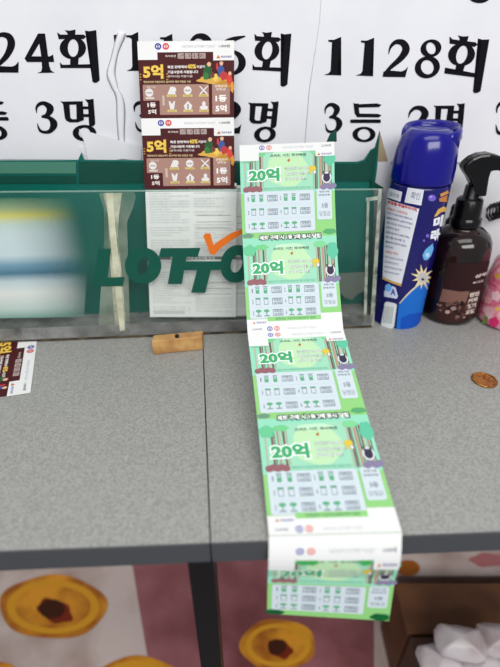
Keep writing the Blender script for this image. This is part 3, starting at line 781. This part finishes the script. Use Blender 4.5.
# ------------------------------------------------------------------ blue spray can
cr = .0325; TILT = 0.0
cc = at(394, 316, z=0); cx, cy = cc.x, cc.y
zc = lambda py, Y: at(400, py, Yf=Y).z - TZ
ztop = zc(123, cy) ; zcap = zc(188, cy-cr)
print('can', cc, ztop, zcap)
can = empty('spray_can', (cx, cy, TZ), 'tall blue aerosol spray can with white text label, right of the clear box', 'spray can')
M_canb = mat('can_blue', srgb(18, 14, 100), .25, spec=.4, coat=.2); M_cap = mat('cap_blue', srgb(8, 4, 128), .2, spec=.4, coat=.2)
bm = bmesh.new()
add_lathe(bm, [(cr*.9, 0), (cr*.97, .001), (cr*.98, .004), (cr*.955, .006), (cr, .010), (cr, zcap-.004), (cr*.985, zcap)], (cx, cy, TZ), 64)
bm_obj('body', bm, M_canb, can, True)
bm = bmesh.new(); hcap = ztop - zcap
add_lathe(bm, [(cr*1.02, zcap+.0005), (cr*1.03, zcap+.003), (cr*1.02, zcap+.25*hcap), (cr*.97, zcap+.55*hcap), (cr*.88, zcap+.75*hcap), (cr*.76, zcap+.86*hcap), (cr*.64, zcap+.91*hcap), (cr*.5, zcap+.92*hcap), (cr*.2, zcap+.9*hcap)], (cx, cy, TZ), 64)
capo = bm_obj('cap', bm, M_cap, can, True)
# raised rim wrapping the back and right of the cap top
bm = bmesh.new(); V3 = []
N = 40
for i in range(N+1):
    t = i/N; a = R(-62 + 232*t)
    wv = math.sin(math.pi*t)**.55
    ro = cr*(.80 + .22*wv); zlo = zcap + hcap*(.72 - .3*wv*(1-t)); zhi = zcap + hcap*(.86 + .14*wv)
    c_, s_ = math.cos(a), math.sin(a)
    ring = [(ro, zlo), (ro*1.0, zhi-.004), (ro*.93, zhi), (ro*.85, zhi-.002), (ro*.78, zcap+hcap*.86), (ro*.8, zlo)]
    V3.append([bm.verts.new((cx+r_*c_, cy+r_*s_, TZ+z_)) for r_, z_ in ring])
for a, b in zip(V3, V3[1:]):
    for j in range(6): bm.faces.new([a[j], a[(j+1) % 6], b[(j+1) % 6], b[j]])
bm.faces.new(V3[0]); bm.faces.new(list(reversed(V3[-1])))
adopt(bm_obj('cap_rim', bm, M_cap, None, True), can)
# label art
lean(can, cx, cy, TILT, ('body', 'cap', 'cap_rim'))
fn = cyl_fn(cx, cy, cr, tilt=TILT)
p = Print(fn, (1.5, 8)); LW = (226, 228, 236)
K = lambda q, ox=370, oy=180, s=6.25: [(ox+x/s, oy+y/s) for x, y in q]
p.poly(K([(118,48),(202,75),(190,137),(104,108)]), LW, 1)
p.poly(K([(236,47),(338,62),(320,160),(215,140)]), LW, 1)
p.text('확인', 0,0,0,0, (150,155,170), 2, .02, quad=K([(262,72),(318,80),(310,125),(250,118)]))
p.text('일반용', 0,0,0,0, (150,155,170), 2, .02, quad=K([(125,72),(185,92),(180,115),(120,95)]))
lab = K([(100,115),(140,132),(200,150),(308,180)]) + [(401.5,284)] + [(392,281),(382.6,277)]
p.poly(lab, (228,230,238), 1)
p.poly([(382.4,277.2),(392,281.2),(401.4,284.2),(401.2,286.4),(392,283.2),(382.3,279)], (214,170,90), 1)
def line(y0, s_, col, frac=1.0, h=2.6, bold=.02):
    # a text line following the label's tilt at height y0 on its left edge
    t = (y0-198)/(277-198); xl = 386.5 + (383-386.5)*t + .9; xr = 419.2 + (401.5-419.2)*t - 1.2; xr = xl + (xr-xl)*frac
    dy = (xr-xl)*.28*(1-.3*t)
    p.text(s_, 0,0,0,0, col, 2, bold, quad=[(xl,y0),(xr,y0+dy),(xr,y0+dy+h),(xl,y0+h)])
line(200, '위험물 취급주의사항', (200,70,70), 1, 3.6, .05)
line(207, '제품의 사용방법', (215,110,110), .7, 2.6)
for k, (s_, fr) in enumerate((('가연성 가스를 사용한 제품이므로', .9), ('불꽃을 향하여 사용하지 말것', .95), ('섭씨 사십도 이상의 장소에', .9), ('보관하지 말것', .5), ('밀폐된 실내에서 사용한 후에는', .95), ('환기를 실시할 것', .8), ('불속에 버리지 말것', .9), ('사용 후 잔가스를 제거', .35))):
    line(211.5 + 4.8*k, s_, (70,72,140), fr, 2.2)
line(250, '사용상 주의', (205,80,80), .6, 2.6)
for k, fr in enumerate((.9, .7, .95, .85)): line(255.5+5*k, '어린이의 손에 닿지 않는 곳에 보관', (84,88,150), fr, 1.9)
# lower graphics
J = lambda q: K(q, 370, 250, 6.25)
p.ell(388.3, 287.8, 3.4, 4, (110,175,240), 2, 18); p.poly(J([(90,255),(110,245),(140,225),(160,235),(175,290),(165,305),(88,290)]), (205,215,240), 1)
p.text('A', 0,0,0,0, (40,50,150), 3, .03, quad=J([(130,240),(160,245),(160,285),(128,280)]))
p.poly(J([(92,330),(105,322),(160,335),(168,345),(150,480),(138,492),(75,478),(68,465)]), (222,226,232), 1)
for k in range(7): p.poly(J([(88+k*9,350+k),(92+k*9,350+k),(82+k*9,455+k),(78+k*9,455+k)]), (150,160,150), 2)
p.poly([(399,303),(404,299),(412,290),(420,284),(430,282),(434,270),(429,290),(424,310),(420,326),(413,333),(402,333),(396,331)], (34,110,205), 1)
p.poly([(401,318),(410,314),(424,312),(421,326),(412,332.6),(400,331)], (26,84,190), 2)
p.stroke([(399.5,303.5,.8),(408,294,1.4),(417,286,1.6),(424,281,1.2)], (225,215,190), 3)
star = []
for k in range(22):
    a = 2*math.pi*k/22; rr_ = (12.5, 6)[k % 2] if k % 4 else 14.5
    star.append((422.5+rr_*.85*math.cos(a), 277.5+rr_*math.sin(a)*.95))
p.poly(star, (232,214,170), 3); p.ell(422.5, 277.5, 4.6, 5, (196,196,200), 4, 14); p.ell(422.8, 279.3, 1.6, 1.3, (60,50,60), 5, 8)
p.poly([(424,260),(422.5,255),(425.5,249.5),(432.8,243.5),(433.6,249),(431,256),(427.5,260)], (110,180,235), 2); p.ell(427.5, 255, 2, 2.4, (190,220,245), 3, 10)
for x, y, rx, ry in ((432,198,4,3.4),(427.6,235.8,1.8,1.8),(424,240.6,1.2,1.2)): p.ell(x, y, rx, ry, (120,100,205), 2, 14)
p.ell(431, 196.8, 1.6, 1, (180,165,235), 3, 8)
p.poly([(440,194),(448,190.5),(449,193),(441,197)], (214,150,80), 2); p.poly([(439.2,198.5),(447.5,195),(447,202),(439.5,201.5)], (200,130,70), 2)
p.poly([(434,217),(438,209.5),(443.5,206.4),(448,208.5),(446,211.5),(441,212),(437,216)], (224,176,96), 2)
p.text('미', 0,0,0,0, (238,240,250), 3, .07, quad=[(434,218),(444,214.5),(442,226),(433,228.5)])
p.text('라', 0,0,0,0, (238,240,250), 3, .07, quad=[(431.5,230.5),(441,228),(439,241),(430,241)])
p.build('label', can)

# ------------------------------------------------------------------ brown trigger bottle
br = .035; BT = R(-3)
bc = at(446.5, 313, z=0); bx, by = bc.x, bc.y
zs = zc(232, by); zn = zc(222, by)
print('bottle', bc, zs)
bot = empty('spray_bottle', (bx, by, TZ), 'dark brown trigger spray bottle with a black pump head, right of the blue can', 'spray bottle')
M_amber = mat('dark_amber_plastic', srgb(18, 9, 8), .12, spec=.45, coat=.2, noise=(30, srgb(44, 18, 12), .45, .7))
bm = bmesh.new()
add_lathe(bm, [(br*.86, 0), (br*.96, .002), (br, .007), (br, zs-.018), (br*.97, zs-.010), (br*.86, zs-.002), (br*.62, zs+.005), (br*.42, zs+.008), (br*.40, zs+.014)], (bx, by, TZ), 64)
bm_obj('body', bm, M_amber, bot, True)
k1 = zs + .009
bm = bmesh.new()
add_lathe(bm, [(.0168, k1), (.0172, k1+.001), (.0172, k1+.008), (.0155, k1+.010), (.0152, k1+.011), (.0145, k1+.030), (.0128, k1+.032), (.0085, k1+.033), (.0075, k1+.046)], (bx, by, TZ), 48)
bm_obj('collar', bm, M_black, bot, True)
bm = bmesh.new()
prof = [(463.5,168),(467,163.5),(473,158.5),(481,155),(491,153.8),(500,156),(510,160),(518,168),(522,180),(524,196),(519,196),(515,184),(508,174),(499,171),(492,171.5),(490,178),(487,197),(474,197),(473.5,187),(470,179),(466,173)]
add_plate(bm, [at(x, y, Yf=by-.0085) for x, y in prof], (0, .017, 0))
bm_obj('pump_head', bm, M_black, bot, False, .004)
bm = bmesh.new(); n0 = at(463, 168, Yf=by); add_tube(bm, [n0, n0 + Vector((.004, 0, .0015)), n0 + Vector((.011, 0, .002))], [.003, .0055, .0075], 16); bm_obj('nozzle', bm, M_black, bot, True)
lean(bot, bx, by, BT, ('body', 'collar'))
fn = cyl_fn(bx, by, br, tilt=BT)
p = Print(fn, (1.5, 8)); q = lambda P_: [(420+x/6.25, 230+y/6.25) for x, y in P_]
p.poly(q([(175,200),(240,208),(330,210),(455,190),(425,350),(370,375),(250,385),(140,365)]), (50,28,30), 1)
p.poly(q([(140,365),(250,385),(370,375),(425,350),(395,480),(330,545),(240,575),(160,570),(92,545)]), (62,38,36), 1)
p.poly(q([(142,368),(250,386),(310,383),(285,460),(210,460),(120,445)]), (128,92,82), 2)
for k in range(46):
    x = random.uniform(110, 350); y = random.uniform(450, 550); s = random.uniform(1, 2.6)
    p.ell(420+x/6.25, 230+y/6.25, s, s*.7, random.choice([(110,80,74),(60,40,40),(150,118,110),(30,22,24),(84,56,52)]), 3+k % 3, 8, rot=random.random()*3)
p.ell(447.5, 312, 2.6, 2, (190,150,145), 6, 10); p.ell(453.5, 308.5, 3, 2, (160,130,125), 6, 10)
tw = (214,196,190)
p.text('샴푸', 0,0,0,0, tw, 3, .04, quad=q([(345,282),(425,260),(422,283),(342,303)]))
p.text('헤어 미스트', 0,0,0,0, tw, 3, .03, quad=q([(332,325),(398,308),(396,325),(330,340)]))
for k in range(4):
    y = 395 + 36*k
    p.text(['천연', '커피', '향기', '오일'][k], 0,0,0,0, tw, 4, .06, quad=q([(312-8*k,y),(372-10*k,y-14),(368-10*k,y+14),(306-8*k,y+28)]))
p.build('label', bot)
# slim black bottle neck seen between the can and the brown bottle
sx = at(449.5, 232, Yf=.562)
bm = bmesh.new(); zz = zc(205, .562)
add_lathe(bm, [(.0085, 0), (.009, .002), (.009, zz-.02), (.006, zz-.016), (.006, zz-.003), (.005, zz)], (sx.x+.001, .562, TZ), 24)
tag(bm_obj('black_bottle', bm, M_black, None, True), 'slim black bottle half hidden between the blue can and brown bottle', 'bottle')
# black coiled cord at the right edge, on the wall side
bm = bmesh.new()
pts = [at(490+ (i*.42) + 5*math.cos(i*.9), 213 - i*.12 + 8*math.sin(i*.9), Y=.545 + .006*math.sin(i*.45)) for i in range(60)]
add_tube(bm, pts, .0016, 8)
tag(bm_obj('cord', bm, M_black, None, True), 'coiled black cord beside the pump bottle neck, at the right edge', 'cord')

# ------------------------------------------------------------------ pink floral bottle
pc = at(505, 320, z=0)
pk = empty('floral_bottle', (pc.x, pc.y, TZ), 'pink flower-patterned bottle right of the brown spray bottle, at the frame edge', 'bottle')
m = bpy.data.materials.new('pink_floral'); m.use_nodes = True; nt = m.node_tree; b = nt.nodes['Principled BSDF']; b.inputs['Roughness'].default_value = .3
tc = nt.nodes.new('ShaderNodeTexCoord'); vo = nt.nodes.new('ShaderNodeTexNoise'); vo.inputs['Scale'].default_value = 45; vo.inputs['Detail'].default_value = 3; vo.inputs['Distortion'].default_value = 1.2
r = nt.nodes.new('ShaderNodeValToRGB'); nt.links.new(tc.outputs['Object'], vo.inputs['Vector']); nt.links.new(vo.outputs['Fac'], r.inputs[0]); nt.links.new(r.outputs[0], b.inputs['Base Color'])
e = r.color_ramp.elements; e[0].position = .32; e[0].color = (*srgb(200, 60, 110), 1); e[1].position = .68; e[1].color = (*srgb(250, 222, 226), 1)
q_ = e.new(.44); q_.color = (*srgb(232, 120, 150), 1); q_ = e.new(.55); q_.color = (*srgb(240, 160, 175), 1)
zp = zc(252, pc.y)
bm = bmesh.new(); add_lathe(bm, [(.030, 0), (.035, .004), (.0365, .012), (.036, zp*.6), (.032, zp*.85), (.022, zp), (.012, zp+.004)], (pc.x, pc.y, TZ), 48)
bm_obj('body', bm, m, pk, True)
bm = bmesh.new(); add_lathe(bm, [(.013, zp+.004), (.0135, zp+.024), (.011, zp+.026)], (pc.x, pc.y, TZ), 32); bm_obj('cap', bm, mat('white_plastic', srgb(230,228,230), .3), pk, True)
p = Print(cyl_fn(pc.x, pc.y, .0365), (1.5, 8))
for x, y, s, c in ((497,276,2.6,(228,190,60)),(486,318,2,(110,150,60)),(494,322,5,(214,50,110)),(488,300,4,(240,170,180)),(496,296,5,(248,205,212)),(484,322,2,(120,160,70)),(497,309,2.2,(240,200,90))):
    for k in range(5):
        a = k*1.257; p.ell(x+s*.55*math.cos(a), y+s*.55*math.sin(a), s*.5, s*.5, c, 1+k % 2, 10)
p.build('flower_print', pk)

# ------------------------------------------------------------------ coin
co = at(484.5, 380, z=.001)
bm = bmesh.new(); add_lathe(bm, [(.0122, 0), (.0128, .0004), (.0128, .0016), (.0123, .002), (.0113, .002), (.0110, .0015), (.003, .0015)], (co.x, co.y, TZ+.0002), 48)
coin = bm_obj('coin', bm, mat('copper', srgb(186, 130, 62), .35, .7, noise=(300, srgb(126, 78, 34), .4, .6)), None, False)
tag(coin, 'round copper coin lying flat on the right table in front of the bottles', 'coin')
# ------------------------------------------------------------------ small wooden block at the foot of the box
M_wood = mat('pale_wood', srgb(204, 160, 100), .6, noise=(70, srgb(170, 122, 70), .35, .65))
wl, wr = at(153, 355, z=0), at(203, 350, z=0); wl2, wr2 = at(153, 338, z=.004), at(203, 334, z=.004)
wb = bmesh.new(); hb = .018
fl, fr_ = at(152.3, 341.5, z=hb), at(203.2, 336, z=hb)
bl, br_ = at(153, 336, z=hb+.001), at(202.5, 333, z=hb+.001)
dn = Vector((0, 0, -hb))
a = [wl + Vector((0,0,.0003)), wr + Vector((0,0,.0003)), Vector((wr.x, wr.y+.016, TZ+.0003)), Vector((wl.x, wl.y+.016, TZ+.0003))]
t_ = [Vector((wl.x, wl.y+.001, TZ+hb)), Vector((wr.x, wr.y+.001, TZ+hb)), Vector((wr.x, wr.y+.014, TZ+hb)), Vector((wl.x, wl.y+.014, TZ+hb))]
add_hexa(wb, a + t_)
wo = bm_obj('wooden_block', wb, M_wood, None, False, .0012)
tag(wo, 'small pale wooden block with a black tack, at the foot of the LOTTO box', 'block')
kp = at(177, 336.5, z=hb+.001); kb = bmesh.new()
bmesh.ops.create_uvsphere(kb, u_segments=16, v_segments=10, radius=.0026, matrix=Matrix.Translation(Vector((kp.x, kp.y, TZ+hb+.0015))))
adopt(bm_obj('tack', kb, M_black, None, True), wo)

# ------------------------------------------------------------------ things under the table
def donut_mat():
    return mat('donut_print', srgb(222, 150, 34), .6, noise=(14, srgb(160, 88, 14), .38, .62))
M_mauve = mat('mauve_print', srgb(156, 98, 104), .6, noise=(9, srgb(112, 58, 60), .35, .68))
M_whitep = mat('white_packaging', srgb(206, 190, 184), .5, noise=(9, srgb(160, 132, 122), .4, .7))
zl = -.6   # level of the carton top below the table top
xa, xb = at(-60, 620, z=zl).x, at(376, 600, z=zl).x
bm = bmesh.new(); add_wbox(bm, (xa, .30, 0), (xb, YW-.01, TZ+zl)); cart = bm_obj('snack_carton', bm, M_whitep)
tag(cart, 'large carton printed with donuts under the left table, mauve on its right', 'carton')
p = Print(lambda x, y, l: at(x, y, z=zl+.0004*l)); 
p.poly([(131,556),(374,550),(374,690),(160,690),(148,660),(138,600)], M_mauve, 1)
p.build('mauve_panel', cart)
DM = donut_mat(); DK = (66, 34, 22); RD = (122, 44, 24)
for cx_, cy_, rx, ry in ((53,607,54,32),(138,683,44,27),(-14,684,40,24),(278,645,38,26)):
    p = Print(lambda x, y, l: at(x, y, z=zl+.0004*l))
    p.ell(cx_, cy_, rx, ry, DM, 2, 40, wob=.03)
    p.ring(cx_, cy_, rx*.86, ry*.84, rx*.7, ry*.66, (216,154,44), 3, 30)
    p.ell(cx_+2, cy_+4, rx*.34, ry*.34, RD, 4, 24, rot=.4, wob=.1); p.ell(cx_-1, cy_+2, rx*.24, ry*.3, DK, 5, 18)
    p.build('donut_picture', cart)
# right: wooden crate with white packets in front, another donut printed strip behind
cr_l = at(399, 600, z=-.45)
crate = empty('wooden_crate', (cr_l.x+.2, .37, 0), 'brown wooden crate under the right table, behind the white packets', 'crate')
Mw = mat('brown_board', srgb(112, 72, 44), .6, noise=(12, srgb(76, 46, 30), .35, .7))
zt2 = TZ-.45; ya_, yb_ = .335, .412
bm = bmesh.new(); add_box(bm, (cr_l.x, ya_, zt2-.016), (cr_l.x+.45, yb_, zt2)); bm_obj('top_board', bm, Mw, crate, False, .002)
bm = bmesh.new(); add_box(bm, (cr_l.x, yb_-.015, 0), (cr_l.x+.45, yb_, zt2-.016)); bm_obj('back_board', bm, Mw, crate)
for x0_ in (cr_l.x, cr_l.x+.435):
    bm = bmesh.new(); add_box(bm, (x0_, ya_, 0), (x0_+.015, yb_-.015, zt2-.016)); bm_obj('side_board', bm, Mw, crate)
bm = bmesh.new(); add_box(bm, (at(396, 570, z=-.5).x, .452, 0), (cr_l.x+.5, .575, TZ-.5)); sn = bm_obj('snack_box', bm, M_whitep)
tag(sn, 'pinkish white snack box with a bit of printed donut, beside the hanging ticket', 'box')
p = Print(lambda x, y, l: at(x, y, z=-.5+.0004*l)); p.ell(408, 568, 12, 8, DM, 1, 24); p.build('donut_picture', sn)
p = Print(lambda x, y, l: at(x, y, z=-.5+.0004*l)); p.ell(488, 560, 18, 7, (176,110,112), 1, 20, wob=.1); p.build('pink_print', sn)
Mpk = mat('white_film', srgb(198, 190, 192), .35, noise=(20, srgb(160, 140, 140), .4, .7))
bm = bmesh.new(); add_box(bm, (cr_l.x+.002, .17, 0), (cr_l.x+.35, .330, TZ-.45))
tag(bm_obj('cardboard_box', bm, mat('cardboard_dark', srgb(92, 64, 52), .8)), 'dark cardboard box carrying the white packets under the right table', 'box')
for k, (px, py, sx_, sy_, rz, lb) in enumerate(((441,662,.033,.024,.15,'white snack packet lying lower left in the pile in front of the crate'),(460,643,.033,.022,-.2,'white snack packet on top of the pile, between its neighbours by the crate'),(484,661,.033,.024,.2,'white snack packet in the pile at the right, before the crate'),(503,641,.033,.022,-.1,'white snack packet rightmost in the pile at the frame corner'))):
    c_ = at(px, py, z=-.429 + .037*(k % 2))
    bm = bmesh.new(); bmesh.ops.create_uvsphere(bm, u_segments=24, v_segments=14, radius=1)
    for v in bm.verts:
        x, y, z = v.co
        f = 1 + .06*math.sin(7*x+k)*math.cos(6*y)
        v.co = Vector((math.copysign(abs(x)**.45, x)*sx_*f, math.copysign(abs(y)**.45, y)*sy_*f, z*.014*f*(1.3 - .9*max(abs(x), abs(y)))))
    bmesh.ops.rotate(bm, verts=bm.verts, matrix=Matrix.Rotation(rz, 3, 'Z') @ Matrix.Rotation(.1*(-1)**k, 3, 'Y'))
    bmesh.ops.translate(bm, verts=bm.verts, vec=c_)
    tag(bm_obj('snack_packet', bm, Mpk, None, True), lb, 'packet', 'white packets in front of the crate')

# ------------------------------------------------------------------ light
W = bpy.data.worlds.new('room'); W0.world = W; W.use_nodes = True
bg = W.node_tree.nodes['Background']; bg.inputs[0].default_value = (.93, .96, 1, 1); bg.inputs[1].default_value = .41
def area(name, loc, rot, size, sy, power, col=(1, 1, 1)):
    l = bpy.data.lights.new(name, 'AREA'); l.shape = 'RECTANGLE'; l.size = size; l.size_y = sy; l.energy = power; l.color = col
    o = bpy.data.objects.new(name, l); C.objects.link(o); o.location = loc; o.rotation_euler = rot; return o
area('ceiling_light', (.15, -.25, 2.35), (R(12), 0, 0), 1.3, .5, 8.5, (1, .99, .97))
area('ceiling_light', (.4, -1.5, 2.2), (R(45), 0, R(10)), 1.8, .7, 36, (1, .99, .97))

# ------------------------------------------------------------------ camera
cam = bpy.data.cameras.new('camera'); co_ = bpy.data.objects.new('camera', cam); C.objects.link(co_)
co_.location = CAM; co_.rotation_euler = (math.pi/2 - PITCH, 0, 0)
cam.sensor_fit = 'VERTICAL'; cam.sensor_height = 24; cam.lens = F/667*24; cam.clip_start = .01
cam.dof.use_dof = True; cam.dof.focus_distance = .465; cam.dof.aperture_fstop = cam.lens/8.5
W0.camera = co_
W0.view_settings.view_transform = 'Standard'; W0.view_settings.look = 'None'; W0.view_settings.gamma = 1
W0.view_settings.use_curve_mapping = False; W0.view_settings.exposure = 0
